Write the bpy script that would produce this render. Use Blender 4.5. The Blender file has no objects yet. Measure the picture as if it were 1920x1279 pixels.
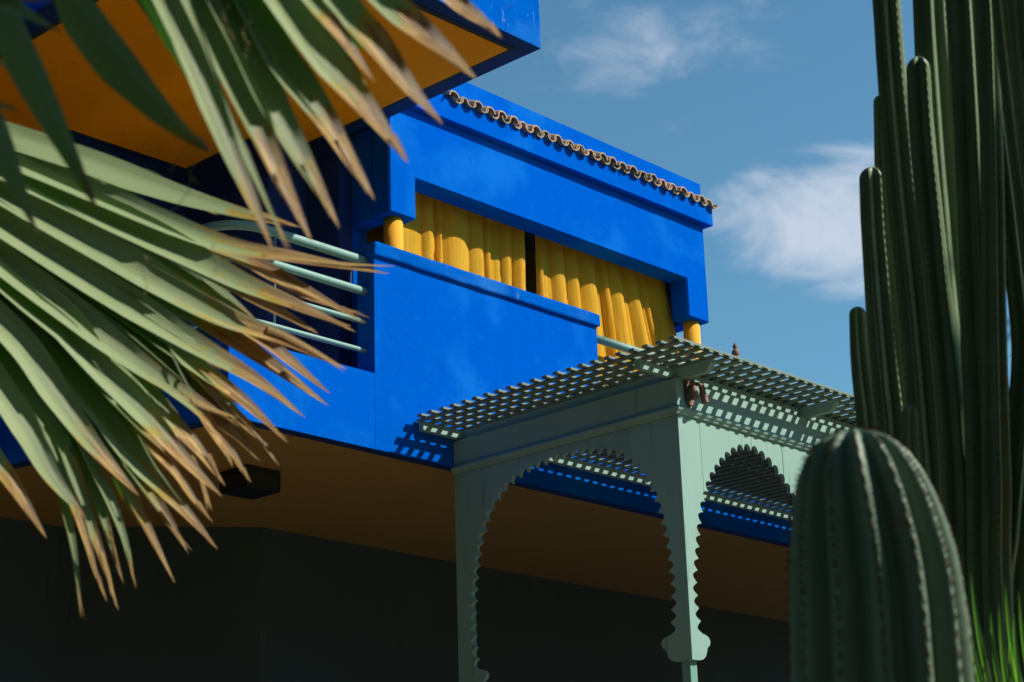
import bpy, bmesh, math, random
from mathutils import Vector, Matrix, noise
from mathutils.geometry import tessellate_polygon
random.seed(7)
SC = bpy.context.scene
COL = SC.collection
# ------------------------------------------------------------ camera
CAM = Vector((0.0, 0.0, 1.6))
FPX = 3616.0
YAW, PITCH, ROLL = math.radians(42.95), math.radians(18.275), math.radians(-1.848)
FW = Vector((math.cos(YAW) * math.cos(PITCH), math.sin(YAW) * math.cos(PITCH), math.sin(PITCH)))
_r = Vector((math.sin(YAW), -math.cos(YAW), 0)); _u = _r.cross(FW)
RT = math.cos(ROLL) * _r + math.sin(ROLL) * _u
UP = -math.sin(ROLL) * _r + math.cos(ROLL) * _u
cd = bpy.data.cameras.new('camera'); cam = bpy.data.objects.new('camera', cd); COL.objects.link(cam)
M = Matrix((RT, UP, -FW)).transposed().to_4x4(); M.translation = CAM
cam.matrix_world = M
cd.sensor_width = 36; cd.lens = 36 * FPX / 1920; cd.clip_start = 0.1; cd.clip_end = 2000
cd.dof.use_dof = True; cd.dof.focus_distance = 18.5; cd.dof.aperture_fstop = 7.0
SC.camera = cam
# ------------------------------------------------------------ sun, sky, exposure
SUN_DIR = Vector((.743, -.962, 1.0)).normalized()
sl = bpy.data.lights.new('sun', 'SUN'); sun = bpy.data.objects.new('sun', sl); COL.objects.link(sun)
sl.energy = 5.0; sl.angle = math.radians(0.5); sl.color = (1.0, 0.93, 0.81)
sun.rotation_euler = SUN_DIR.to_track_quat('Z', 'Y').to_euler(); sun.location = (20, -20, 30)
W = bpy.data.worlds.new('World'); SC.world = W; W.use_nodes = True
nt = W.node_tree; nt.nodes.clear()
def wn(t, **k):
    n = nt.nodes.new(t)
    for a, b in k.items(): setattr(n, a, b)
    return n
wo = wn('ShaderNodeOutputWorld'); bg = wn('ShaderNodeBackground'); sky = wn('ShaderNodeTexSky')
sky.sky_type = 'NISHITA'; sky.sun_disc = False
sky.sun_elevation = math.asin(SUN_DIR.z); sky.sun_rotation = math.atan2(SUN_DIR.x, SUN_DIR.y)
sky.air_density = 1.0; sky.dust_density = 0.1; sky.ozone_density = 2.0
bg.inputs['Strength'].default_value = 0.100
tc = wn('ShaderNodeTexCoord')
mp = wn('ShaderNodeMapping'); mp.inputs['Scale'].default_value = (1, 1, 1.9)
nt.links.new(tc.outputs['Generated'], mp.inputs['Vector'])
nz = wn('ShaderNodeTexNoise'); nz.inputs['Scale'].default_value = 13.0; nz.inputs['Detail'].default_value = 10; nz.inputs['Roughness'].default_value = .56; nz.inputs['Distortion'].default_value = .4
nt.links.new(mp.outputs['Vector'], nz.inputs['Vector'])
def mathn(op, a=None, b=None, c=None):
    n = wn('ShaderNodeMath', operation=op)
    for i, v in enumerate((a, b, c)):
        if v is None: continue
        if isinstance(v, (int, float)): n.inputs[i].default_value = v
        else: nt.links.new(v, n.inputs[i])
    return n.outputs[0]
def pxdir(x, y): return (FW + RT * ((x - 960) / FPX) - UP * ((y - 639.5) / FPX)).normalized()
def bank(x, y, sx, sy):
    """a bank of cloud round a direction of the sky, wider (sx) than tall (sy), in radians"""
    d = pxdir(x, y)
    rr = Vector((d.y, -d.x, 0)).normalized(); uu = rr.cross(d)
    o = []
    for v, s in ((rr, sx), (uu, sy)):
        dt = wn('ShaderNodeVectorMath', operation='DOT_PRODUCT'); nt.links.new(tc.outputs['Generated'], dt.inputs[0]); dt.inputs[1].default_value = v
        o.append(mathn('POWER', mathn('ABSOLUTE', mathn('DIVIDE', dt.outputs['Value'], s)), 2.0))
    front = wn('ShaderNodeVectorMath', operation='DOT_PRODUCT'); nt.links.new(tc.outputs['Generated'], front.inputs[0]); front.inputs[1].default_value = d
    q = mathn('MAXIMUM', mathn('SUBTRACT', 1.0, mathn('ADD', o[0], o[1])), 0.0)
    return mathn('MULTIPLY', q, mathn('GREATER_THAN', front.outputs['Value'], 0.0))
b1 = bank(1580, 415, .085, .044); b2 = bank(1180, 40, .095, .045); b3 = bank(1430, 20, .07, .045); b4 = bank(1275, 245, .016, .009); b5 = bank(1040, 160, .04, .03)
tot = mathn('MAXIMUM', mathn('MAXIMUM', b1, mathn('MULTIPLY', mathn('MAXIMUM', b2, b3), .52)), mathn('MULTIPLY', mathn('MAXIMUM', b4, b5), .30))
# clouds elsewhere in the sky
nz2 = wn('ShaderNodeTexNoise'); nz2.inputs['Scale'].default_value = 2.4; nz2.inputs['Detail'].default_value = 3
nt.links.new(mp.outputs['Vector'], nz2.inputs['Vector'])
m2 = wn('ShaderNodeMapRange'); nt.links.new(nz2.outputs[0], m2.inputs[0]); m2.inputs[1].default_value = .60; m2.inputs[2].default_value = .8; m2.inputs[4].default_value = .35
tot = mathn('MAXIMUM', tot, m2.outputs[0])
dens = mathn('ADD', mathn('MULTIPLY', tot, .8), mathn('MULTIPLY', mathn('SUBTRACT', nz.outputs[0], .5), 2.7))
mr = wn('ShaderNodeMapRange', interpolation_type='SMOOTHSTEP'); nt.links.new(dens, mr.inputs[0]); mr.inputs[1].default_value = .12; mr.inputs[2].default_value = 1.1
gate = wn('ShaderNodeMapRange', interpolation_type='SMOOTHSTEP'); nt.links.new(tot, gate.inputs[0]); gate.inputs[1].default_value = 0; gate.inputs[2].default_value = .3
cm = mathn('MULTIPLY', mathn('MULTIPLY', mr.outputs[0], gate.outputs[0]), .75)
tint = wn('ShaderNodeMix', data_type='RGBA', blend_type='MULTIPLY'); tint.inputs[0].default_value = 1
nt.links.new(sky.outputs[0], tint.inputs[6]); tint.inputs[7].default_value = (.70, 1.08, 1.06, 1)
mixc = wn('ShaderNodeMix', data_type='RGBA'); nt.links.new(cm, mixc.inputs[0]); nt.links.new(tint.outputs[2], mixc.inputs[6]); mixc.inputs[7].default_value = (5.8, 6.2, 7.0, 1)
nt.links.new(mixc.outputs[2], bg.inputs['Color']); nt.links.new(bg.outputs[0], wo.inputs['Surface'])
SC.view_settings.view_transform = 'Standard'; SC.view_settings.look = 'None'; SC.view_settings.gamma = 1
SC.view_settings.exposure = 0.28; SC.view_settings.use_curve_mapping = False

# ------------------------------------------------------------ helpers
def ray(x, y): return FW + RT * ((x - 960) / FPX) - UP * ((y - 639.5) / FPX)
def at(x, y, depth): return CAM + ray(x, y) * depth           # depth along the view axis, metres
def hit(x, y, ax, v):
    d = ray(x, y); return CAM + d * ((v - CAM[ax]) / d[ax])
def tag(o, label=None, cat=None, group=None, kind=None):
    for k, v in (('label', label), ('category', cat), ('group', group), ('kind', kind)):
        if v: o[k] = v
    return o
def empty(name, loc, label, cat, group=None):
    o = bpy.data.objects.new(name, None); COL.objects.link(o); o.location = loc
    o.empty_display_size = .1
    return tag(o, label, cat, group)
def link(name, me, m=None, parent=None, loc=(0, 0, 0), label=None, kind=None):
    if m is not None and not me.materials: me.materials.append(m)
    o = bpy.data.objects.new(name, me); COL.objects.link(o); o.location = loc
    if parent is not None:
        o.parent = parent
        p = parent; t = Vector((0, 0, 0))
        while p is not None: t += p.location; p = p.parent
        # parts keep world coordinates: undo the parents' positions
        o.matrix_parent_inverse = Matrix.Translation(-t) if parent.parent is None else Matrix.Identity(4)
    if label: o['label'] = label
    if kind: o['kind'] = kind
    return o
def bm_obj(name, bm, m, parent=None, smooth=False, **k):
    me = bpy.data.meshes.new(name)
    bmesh.ops.recalc_face_normals(bm, faces=bm.faces)
    bm.to_mesh(me); bm.free()
    if smooth: me.shade_smooth()
    return link(name, me, m, parent, **k)
def box_bm(x0, x1, y0, y1, z0, z1, bev=0.0, seg=2):
    bm = bmesh.new()
    bmesh.ops.create_cube(bm, size=1, matrix=Matrix.Translation(((x0 + x1) / 2, (y0 + y1) / 2, (z0 + z1) / 2)) @ Matrix.Diagonal((x1 - x0, y1 - y0, z1 - z0, 1)))
    if bev: bmesh.ops.bevel(bm, geom=bm.edges[:], offset=bev, segments=seg, affect='EDGES', profile=.6)
    return bm
def box(name, x0, x1, y0, y1, z0, z1, m, parent=None, bev=0.0, **k):
    return bm_obj(name, box_bm(x0, x1, y0, y1, z0, z1, bev), m, parent, **k)
def rough_box(name, x0, x1, y0, y1, z0, z1, m, parent=None, bev=.015, amp=.004, step=.18, **k):
    """plastered masonry: a bevelled box cut finely enough for its faces and arrises to wander a little"""
    bm = box_bm(x0, x1, y0, y1, z0, z1, bev)
    for ax, a, b in ((0, x0, x1), (1, y0, y1), (2, z0, z1)):
        n = int((b - a) / step)
        for i in range(1, n):
            co = [0, 0, 0]; co[ax] = a + (b - a) * i / n; no = [0, 0, 0]; no[ax] = 1
            bmesh.ops.bisect_plane(bm, geom=bm.verts[:] + bm.edges[:] + bm.faces[:], plane_co=co, plane_no=no)
    for v in bm.verts:
        n = noise.noise_vector(v.co * 2.3) + .5 * noise.noise_vector(v.co * 6.1)
        v.co += n * amp
    o = bm_obj(name, bm, m, parent, **k)
    return o
def prism(name, pts, z0, z1, m, parent=None, **k):
    bm = bmesh.new()
    lo = [bm.verts.new((x, y, z0)) for x, y in pts]; hi = [bm.verts.new((x, y, z1)) for x, y in pts]
    bm.faces.new(lo[::-1]); bm.faces.new(hi)
    n = len(pts)
    for i in range(n): bm.faces.new((lo[i], lo[(i + 1) % n], hi[(i + 1) % n], hi[i]))
    return bm_obj(name, bm, m, parent, **k)
def tube_bm(pts, rad, seg=12, bm=None, caps=True):
    bm = bm or bmesh.new(); rings = []
    pts = [Vector(p) for p in pts]
    for i, p in enumerate(pts):
        d = (pts[min(i + 1, len(pts) - 1)] - pts[max(i - 1, 0)]).normalized()
        a = d.cross(Vector((.13, .31, 1))).normalized() if abs(d.z) < .95 else d.cross(Vector((1, .2, 0))).normalized()
        b = d.cross(a); r = rad[i] if isinstance(rad, (list, tuple)) else rad
        rings.append([bm.verts.new(p + (a * math.cos(2 * math.pi * k / seg) + b * math.sin(2 * math.pi * k / seg)) * r) for k in range(seg)])
    for i in range(len(rings) - 1):
        for k in range(seg): bm.faces.new((rings[i][k], rings[i][(k + 1) % seg], rings[i + 1][(k + 1) % seg], rings[i + 1][k]))
    if caps: bm.faces.new(rings[0][::-1]); bm.faces.new(rings[-1])
    return bm
def lathe_bm(prof, c, seg=24, bm=None):
    bm = bm or bmesh.new(); rings = []
    for r, z in prof: rings.append([bm.verts.new((c[0] + r * math.cos(2 * math.pi * k / seg), c[1] + r * math.sin(2 * math.pi * k / seg), c[2] + z)) for k in range(seg)])
    for i in range(len(rings) - 1):
        for k in range(seg): bm.faces.new((rings[i][k], rings[i][(k + 1) % seg], rings[i + 1][(k + 1) % seg], rings[i + 1][k]))
    bm.faces.new(rings[0][::-1]); bm.faces.new(rings[-1])
    return bm
def catmull(P, n):
    P = [Vector(p) for p in P]; Q = [P[0] * 2 - P[1]] + P + [P[-1] * 2 - P[-2]]; out = []
    for i in range(1, len(Q) - 2):
        for j in range(n):
            t = j / n; a, b, c, d = Q[i - 1:i + 3]
            out.append(.5 * ((2 * b) + (c - a) * t + (2 * a - 5 * b + 4 * c - d) * t * t + (3 * b - a - 3 * c + d) * t ** 3))
    out.append(P[-1]); return out

# ------------------------------------------------------------ materials
class Mat:
    def __init__(s, name, rough=.8, spec=.3):
        s.m = bpy.data.materials.new(name); s.m.use_nodes = True; s.t = s.m.node_tree
        s.b = s.t.nodes['Principled BSDF']; s.b.inputs['Roughness'].default_value = rough; s.b.inputs['Specular IOR Level'].default_value = spec
        s.tc = s.n('ShaderNodeTexCoord')
    def n(s, t, **k):
        n = s.t.nodes.new(t)
        for a, b in k.items(): setattr(n, a, b)
        return n
    def l(s, a, b): s.t.links.new(a, b)
    def noise(s, scale, detail=5, rough=.55, vec=(1, 1, 1), dist=0, coord='Object'):
        mp = s.n('ShaderNodeMapping'); mp.inputs['Scale'].default_value = vec; s.l(s.tc.outputs[coord], mp.inputs['Vector'])
        n = s.n('ShaderNodeTexNoise'); n.inputs['Scale'].default_value = scale; n.inputs['Detail'].default_value = detail
        n.inputs['Roughness'].default_value = rough; n.inputs['Distortion'].default_value = dist; s.l(mp.outputs[0], n.inputs['Vector'])
        return n.outputs[0]
    def ramp(s, f, stops):
        r = s.n('ShaderNodeValToRGB'); s.l(f, r.inputs[0]); e = r.color_ramp.elements
        while len(e) < len(stops): e.new(.5)
        for i, (p, c) in enumerate(stops): e[i].position = p; e[i].color = (c if len(c) == 4 else tuple(c) + (1,)) if isinstance(c, tuple) else (c, c, c, 1)
        return r.outputs[0]
    def mix(s, f, a, b, mode='MIX'):
        m = s.n('ShaderNodeMix', data_type='RGBA', blend_type=mode)
        if isinstance(f, float): m.inputs[0].default_value = f
        else: s.l(f, m.inputs[0])
        for i, v in ((6, a), (7, b)):
            if isinstance(v, tuple): m.inputs[i].default_value = tuple(v) + (1,) if len(v) == 3 else v
            else: s.l(v, m.inputs[i])
        return m.outputs[2]
    def math(s, op, a, b=0.0):
        m = s.n('ShaderNodeMath', operation=op)
        for i, v in enumerate((a, b)):
            if isinstance(v, (int, float)): m.inputs[i].default_value = v
            else: s.l(v, m.inputs[i])
        return m.outputs[0]
    def rng(s, v, a, b, c=0., d=1.):
        m = s.n('ShaderNodeMapRange'); s.l(v, m.inputs[0])
        for i, x in enumerate((a, b, c, d)): m.inputs[i + 1].default_value = x
        return m.outputs[0]
    def col(s, c):
        if isinstance(c, tuple): s.b.inputs['Base Color'].default_value = c + (1,)
        else: s.l(c, s.b.inputs['Base Color'])
    def bump(s, h, strength=.3, dist=.01):
        b = s.n('ShaderNodeBump'); b.inputs['Strength'].default_value = strength; b.inputs['Distance'].default_value = dist
        s.l(h, b.inputs['Height']); s.l(b.outputs[0], s.b.inputs['Normal'])

def plaster(name, base, pale, deep, wear=.5, flakes=0.0, spec=.25):
    k = Mat(name, .75, spec)
    big = k.noise(1.1, 4, .5); mid = k.noise(5, 5, .6); drip = k.noise(2.5, 5, .6, (2.2, 2.2, .35))
    c = k.mix(k.rng(big, .5, .66, 0, 1.0 * wear), base, pale)
    c = k.mix(k.rng(drip, .5, .75, 0, .35 * wear), c, deep)
    c = k.mix(k.rng(mid, .55, .8, 0, .45 * wear), c, pale)
    streak = k.noise(9, 6, .65, (1, 1, .06)); c = k.mix(k.math('MULTIPLY', k.rng(streak, .62, .72), k.rng(k.noise(1.3, 3), .5, .62)), c, tuple(x * .8 for x in deep))
    if flakes:
        f = k.noise(16, 6, .7, (1, 1, .35)); c = k.mix(k.rng(f, .62, .66, 0, flakes), c, tuple(min(1, x * 1.0 + .10) for x in pale))
        f2 = k.noise(30, 4, .7, (1, 1, .25)); c = k.mix(k.rng(f2, .66, .70, 0, flakes), c, (.02, .03, .08))
    v = k.n('ShaderNodeTexVoronoi', feature='DISTANCE_TO_EDGE'); v.inputs['Scale'].default_value = .9
    wv = k.n('ShaderNodeVectorMath', operation='ADD'); nn = k.n('ShaderNodeTexNoise'); nn.inputs['Scale'].default_value = 3; nn.inputs['Detail'].default_value = 6
    k.l(k.tc.outputs['Object'], nn.inputs['Vector']); k.l(k.tc.outputs['Object'], wv.inputs[0]); k.l(nn.outputs['Color'], wv.inputs[1]); k.l(wv.outputs[0], v.inputs['Vector'])
    crack = k.math('MULTIPLY', k.rng(v.outputs['Distance'], .0015, .005, 1, 0), k.rng(k.noise(1.7, 3), .5, .56))
    c = k.mix(k.math('MULTIPLY', crack, .35), c, tuple(x * .45 for x in deep)); k.col(c)
    h = k.math('ADD', k.noise(60, 4, .7), k.math('MULTIPLY', k.noise(7, 5, .6), 1.6))
    if flakes: h = k.math('ADD', h, k.math('MULTIPLY', f, 1.2))
    k.bump(h, .35 + .25 * (flakes > 0), .012)
    return k.m
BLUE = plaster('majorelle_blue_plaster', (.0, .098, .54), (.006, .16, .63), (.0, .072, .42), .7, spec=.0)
BLUEW = plaster('weathered_blue_plaster', (.0, .105, .51), (.02, .165, .57), (.0, .058, .34), 1.0, .6, spec=.0)
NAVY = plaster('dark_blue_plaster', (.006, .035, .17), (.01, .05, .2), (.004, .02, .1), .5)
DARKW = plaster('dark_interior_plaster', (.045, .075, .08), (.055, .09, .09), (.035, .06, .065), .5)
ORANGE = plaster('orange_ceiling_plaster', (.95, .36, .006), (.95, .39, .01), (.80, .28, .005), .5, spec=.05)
ORANGE_DIM = plaster('dimmed_ceiling_plaster', (.34, .23, .075), (.37, .25, .085), (.28, .19, .06), .6, spec=.05)  # orange ceiling paint browned and darkened to stand for the dim light below
YCOL = plaster('yellow_column_paint', (.80, .37, .02), (.85, .42, .03), (.66, .28, .01), .6)
GROOVE = plaster('soffit_band_paint', (.02, .04, .05), (.03, .05, .05), (.01, .02, .03), .3)

def painted_wood(name, base, dirt, grain=(1, 1, .06)):
    k = Mat(name, .55, .35)
    g = k.noise(34, 5, .65, grain); big = k.noise(1.6, 4, .6); st = k.noise(12, 6, .7, (grain[0], grain[1], grain[2] * 1.3), .4)
    c = k.mix(k.rng(g, .35, .75, 0, .35), base, tuple(x * .8 for x in base))
    c = k.mix(k.rng(big, .4, .7, 0, .3), c, tuple(x * .86 for x in base))
    c = k.mix(k.rng(st, .60, .70, 0, .6), c, dirt)
    c = k.mix(k.rng(k.noise(55, 4, .7, (grain[0], grain[1], grain[2] * 2)), .66, .7, 0, .45), c, dirt)
    c = k.mix(k.rng(k.noise(3, 5, .6, (1, 1, .3)), .55, .7, 0, .4), c, tuple(x * .6 for x in base))
    v = k.n('ShaderNodeTexVoronoi'); v.inputs['Scale'].default_value = 9; k.l(k.tc.outputs['Object'], v.inputs['Vector'])
    c = k.mix(k.rng(v.outputs[0], .03, .05, .5, 0), c, dirt)
    k.col(c); k.bump(k.math('ADD', g, st), .25, .006); return k.m
MINT = painted_wood('mint_painted_boards', (.245, .42, .365), (.06, .10, .085))
SLATM = painted_wood('darkened_mint_slats', (.16, .235, .20), (.07, .08, .065), (.3, .3, 1))  # mint darkened all over to deepen the shade under the lattice
POSTM = painted_wood('green_post_paint', (.16, .36, .29), (.06, .12, .10))
RAILM = painted_wood('mint_rail_paint', (.19, .37, .33), (.07, .11, .10), (1, 1, 1))

def cloth_mat():
    k = Mat('yellow_curtain_cloth', .9, .1)
    c = k.mix(k.rng(k.noise(3, 4, .5, (4, 4, .5)), .35, .7), (1.0, .71, .07), (1.0, .62, .04)); k.col(c)
    k.b.inputs['Sheen Weight'].default_value = .15
    k.bump(k.noise(150, 3, .6), .1, .003)
    tr = k.n('ShaderNodeBsdfTranslucent'); tr.inputs['Color'].default_value = (1.0, .46, .01, 1)
    ms = k.n('ShaderNodeMixShader'); ms.inputs[0].default_value = .24
    k.l(k.b.outputs[0], ms.inputs[1]); k.l(tr.outputs[0], ms.inputs[2]); k.l(ms.outputs[0], k.t.nodes['Material Output'].inputs[0]); return k.m
CLOTH = cloth_mat()
def tile_mat():
    k = Mat('aged_roof_tile', .85, .2)
    oi = k.n('ShaderNodeObjectInfo')
    c = k.ramp(k.noise(9, 6, .65), [(.3, (.34, .20, .13)), (.5, (.46, .31, .22)), (.7, (.30, .24, .16))])
    c = k.mix(k.rng(oi.outputs['Random'], .2, 1, 0, .75), c, (.20, .21, .12))
    c = k.mix(k.rng(oi.outputs['Random'], .0, .3, .5, 0), c, (.50, .30, .20))
    c = k.mix(k.rng(k.noise(4, 5), .5, .65, 0, .5), c, (.16, .19, .09)); k.col(c); k.bump(k.noise(50, 5), .4, .006); return k.m
TILE = tile_mat()
def simple(name, c, rough=.6, spec=.4, metal=0., var=.25, scale=12):
    k = Mat(name, rough, spec); k.b.inputs['Metallic'].default_value = metal
    k.col(k.mix(k.rng(k.noise(scale, 5), .3, .7, 0, 1.), c, tuple(x * (1 - var) for x in c))); k.bump(k.noise(40, 4), .15, .004); return k.m
COPPER = simple('copper_lamp_brown', (.22, .12, .085), .5, .4, 0)
DARKMET = simple('dark_lantern_metal', (.012, .02, .025), .5, .4)
GLASSD = simple('dark_lantern_glass', (.02, .03, .03), .3, .5)
TERRA = simple('terracotta', (.30, .14, .10), .8, .2)
SAND = simple('pale_sand_paving', (.78, .53, .28), .9, .1, 0, .12, 3)
PALE = simple('pale_terrace_tiles', (.88, .80, .64), .6, .3, 0, .1, 8)
EARTH = simple('dark_garden_earth', (.045, .036, .024), .95, .1, 0, .4, 2)
PLINTH = simple('plinth_render', (.05, .08, .20), .9, .1, 0, .3, 2)

def leaf_mat():
    k = Mat('palm_leaf', .45, .32)
    uv = k.n('ShaderNodeUVMap'); uv.uv_map = 'leaf'; sx = k.n('ShaderNodeSeparateXYZ'); k.l(uv.outputs[0], sx.inputs[0])
    a = k.n('ShaderNodeAttribute'); a.attribute_name = 'dryness'
    x = a.outputs['Fac']                                    # >0 where the leaf has dried
    big = k.noise(9, 5, .6)
    oi = k.n('ShaderNodeObjectInfo'); cx = k.n('ShaderNodeCombineXYZ'); k.l(sx.outputs[0], cx.inputs[0]); k.l(sx.outputs[1], cx.inputs[1]); k.l(k.math('MULTIPLY', oi.outputs['Random'], 40.0), cx.inputs[2])
    def along(sc, vec, det=4):
        mp = k.n('ShaderNodeMapping'); mp.inputs['Scale'].default_value = vec; k.l(cx.outputs[0], mp.inputs['Vector'])
        q = k.n('ShaderNodeTexNoise'); q.inputs['Scale'].default_value = sc; q.inputs['Detail'].default_value = det; k.l(mp.outputs[0], q.inputs['Vector']); return q.outputs[0]
    fine = along(3.0, (1.6, 3.2, 1)); blot = along(2.2, (2.4, 1.2, 1), 5)
    edge = k.math('POWER', k.math('ABSOLUTE', sx.outputs[1]), 3.0)
    d = k.math('ADD', k.math('ADD', x, k.math('MULTIPLY', k.math('SUBTRACT', along(2.0, (1.5, 1.3, 1)), .5), .7)), k.math('MULTIPLY', edge, .06))
    stripes = k.n('ShaderNodeTexWave', wave_type='BANDS', bands_direction='Y'); stripes.inputs['Scale'].default_value = 2.6; stripes.inputs['Distortion'].default_value = .6
    k.l(uv.outputs[0], stripes.inputs['Vector'])
    green = k.mix(k.rng(stripes.outputs[0], .2, .9, 0, .75), (.46, .54, .29), (.15, .27, .085))
    green = k.mix(k.rng(along(5.0, (.35, 5, 1)), .4, .65, 0, .45), green, (.20, .27, .13)); green = k.mix(k.rng(big, .4, .7, 0, .35), green, (.40, .46, .24))
    yel = (.42, .30, .02)
    brown = k.mix(k.rng(fine, .35, .65), (.26, .11, .03), (.90, .64, .24))
    brown = k.mix(k.rng(blot, .50, .58, 0, .8), brown, (.24, .11, .035))
    yz = k.math('MULTIPLY', k.rng(d, -.10, -.02), k.rng(k.noise(14, 3), .42, .55)); c = k.mix(yz, green, yel); c = k.mix(k.rng(d, -.01, .05), c, brown); k.col(c)
    k.bump(k.math('ADD', stripes.outputs[0], k.math('MULTIPLY', fine, .4)), .5, .003)
    tg = k.mix(yz, (.06, .24, .012), (.50, .34, .0)); tg = k.mix(k.rng(d, -.01, .05), tg, (.30, .13, .03))
    tr = k.n('ShaderNodeBsdfTranslucent'); k.l(tg, tr.inputs['Color'])
    ms = k.n('ShaderNodeMixShader'); ms.inputs[0].default_value = .30
    k.l(k.b.outputs[0], ms.inputs[1]); k.l(tr.outputs[0], ms.inputs[2]); k.l(ms.outputs[0], k.t.nodes['Material Output'].inputs[0]); return k.m
LEAF = leaf_mat()
FIBRE = simple('palm_fibre', (.45, .33, .16), .8, .2)
BARK = simple('palm_trunk_bark', (.16, .11, .07), .95, .1, 0, .5, 6)
def cactus_mat(name, skin, skin2):
    k = Mat(name, .5, .4)
    uv = k.n('ShaderNodeUVMap'); uv.uv_map = 'rib'; s = k.n('ShaderNodeSeparateXYZ'); k.l(uv.outputs[0], s.inputs[0])
    c = k.mix(k.rng(k.noise(6, 5, .6), .35, .7), skin, skin2)
    c = k.mix(k.rng(k.noise(4.5, 6, .7), .66, .70, 0, .8), c, (.22, .13, .05))
    c = k.mix(k.rng(k.noise(40, 4), .5, .8, 0, .3), c, (.16, .22, .16))
    dots = k.math('SINE', k.math('MULTIPLY', s.outputs[0], 210.0))
    ridge = k.rng(s.outputs[1], .93, .99)
    c = k.mix(k.math('MULTIPLY', ridge, k.rng(dots, -.4, .5)), c, (.13, .085, .045)); k.col(c)
    k.bump(k.math('ADD', k.noise(30, 5), k.math('MULTIPLY', k.math('MULTIPLY', ridge, dots), 1.2)), .3, .004); return k.m
CACT = cactus_mat('cactus_skin', (.125, .20, .10), (.17, .25, .135))
CACTN = cactus_mat('grey_cactus_skin', (.12, .19, .13), (.155, .225, .16))
SPINE = simple('cactus_spines', (.16, .095, .05), .8, .2)
YUCCA = simple('spiky_leaf_green', (.10, .22, .06), .45, .4)
HEDGE = simple('garden_foliage', (.03, .06, .02), .7, .2)

# ------------------------------------------------------------ ground
GND = bmesh.new()
for (x0, x1, y0, y1) in ((-300, 300, -300, 300),):
    vs = [GND.verts.new(p) for p in ((x0, y0, 0), (x1, y0, 0), (x1, y1, 0), (x0, y1, 0))]; GND.faces.new(vs)
tag(bm_obj('ground', GND, EARTH), kind='structure')

tag(box('pavement', 5.5, 34.0, -5.0, 12.4, -.2, .12, SAND), kind='structure')

# ------------------------------------------------------------ the villa
V = empty('villa', (13, 13, 0), 'bright blue cubic villa with orange soffits, tiled cornice and balcony', 'building')
box('plinth', 12.6, 34.0, 9.6, 22, 0.0, 1.55, PLINTH, V)
# storey slab and ceiling under it
slab = [(10.25, 13.0), (34.0, 13.0), (34.0, 22), (9.3, 22), (9.72, 15.7)]
prism('floor_slab', slab, 6.395, 7.15, BLUE, V)
def inset(poly, d):
    out = []; n = len(poly)
    for i in range(n):
        a, b, c = Vector(poly[i - 1]), Vector(poly[i]), Vector(poly[(i + 1) % n])
        e1 = (b - a).normalized(); e2 = (c - b).normalized(); n1 = Vector((-e1.y, e1.x)); n2 = Vector((-e2.y, e2.x))
        t = (n1 + n2); t = t / max(t.dot(n1), .2); out.append(tuple(b + t * d))
    return out
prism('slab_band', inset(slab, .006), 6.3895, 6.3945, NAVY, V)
prism('lower_ceiling', inset(slab, .12), 6.382, 6.389, ORANGE_DIM, V)
# ground floor walls set back under the slab
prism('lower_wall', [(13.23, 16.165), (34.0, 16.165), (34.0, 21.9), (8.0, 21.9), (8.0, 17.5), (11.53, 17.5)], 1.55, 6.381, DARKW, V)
# balcony parapet with its coping
rough_box('parapet', 12.02, 15.33, 12.9975, 13.245, 6.40, 8.355, BLUE, V, bev=.0025, amp=.0008)
rough_box('coping', 11.985, 15.36, 12.955, 13.285, 8.357, 8.50, BLUEW, V, bev=.025, amp=.008, step=.07)
# tower: pierced front wall on two round columns
TX0, TX1 = 12.246, 17.40
front = [(TX0, 8.89), (12.607, 8.89), (12.607, 9.342), (17.015, 9.342), (17.015, 8.875), (TX1, 8.875), (TX1, 10.655), (TX0, 10.70)]
bm = bmesh.new(); vs = [bm.verts.new((x, 13.0, z)) for x, z in front]
f = bm.faces.new(vs); ex = bmesh.ops.extrude_face_region(bm, geom=[f])
for v in ex['geom']:
    if isinstance(v, bmesh.types.BMVert): v.co.y += .26
bmesh.ops.bevel(bm, geom=bm.edges[:], offset=.012, segments=2, affect='EDGES')
bm_obj('tower_wall', bm, BLUE, V)
rough_box('cornice', TX0 + .01, TX1 + .08, 12.91, 12.998, 10.10, 10.36, BLUE, V, bev=.008, amp=.003)
box('cornice_return', TX1 + .002, TX1 + .08, 13.0, 16, 10.10, 10.36, BLUE, V, bev=.006)
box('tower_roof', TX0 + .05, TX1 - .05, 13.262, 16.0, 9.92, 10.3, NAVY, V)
box('tower_side_wall', TX0 + .006, TX0 + .2, 13.56, 16.0, 7.2, 9.895, BLUE, V, bev=.01)
box('tower_side_beam', TX0 + .006, TX0 + .2, 13.264, 13.558, 8.89, 9.895, BLUE, V, bev=.006)
box('tower_far_wall', TX1 - .2, TX1, 13.262, 16.0, 8.875, 9.9, BLUE, V, bev=.006)
box('tower_far_panel', TX1 - .2, TX1 - .01, 13.6, 16.0, 7.2, 8.87, DARKW, V)
box('tower_back_wall', TX0 + .2, TX1 - .2, 14.6, 14.75, 7.2, 9.9, DARKW, V)
for cx in (12.425, 17.235):
    bm = lathe_bm([(.10, 0), (.102, .4), (.1, .8), (.099, 1.2), (.098, 1.72)], (cx, 13.145, 7.17), 32)
    bm_obj('column', bm, YCOL, V, smooth=True)
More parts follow.
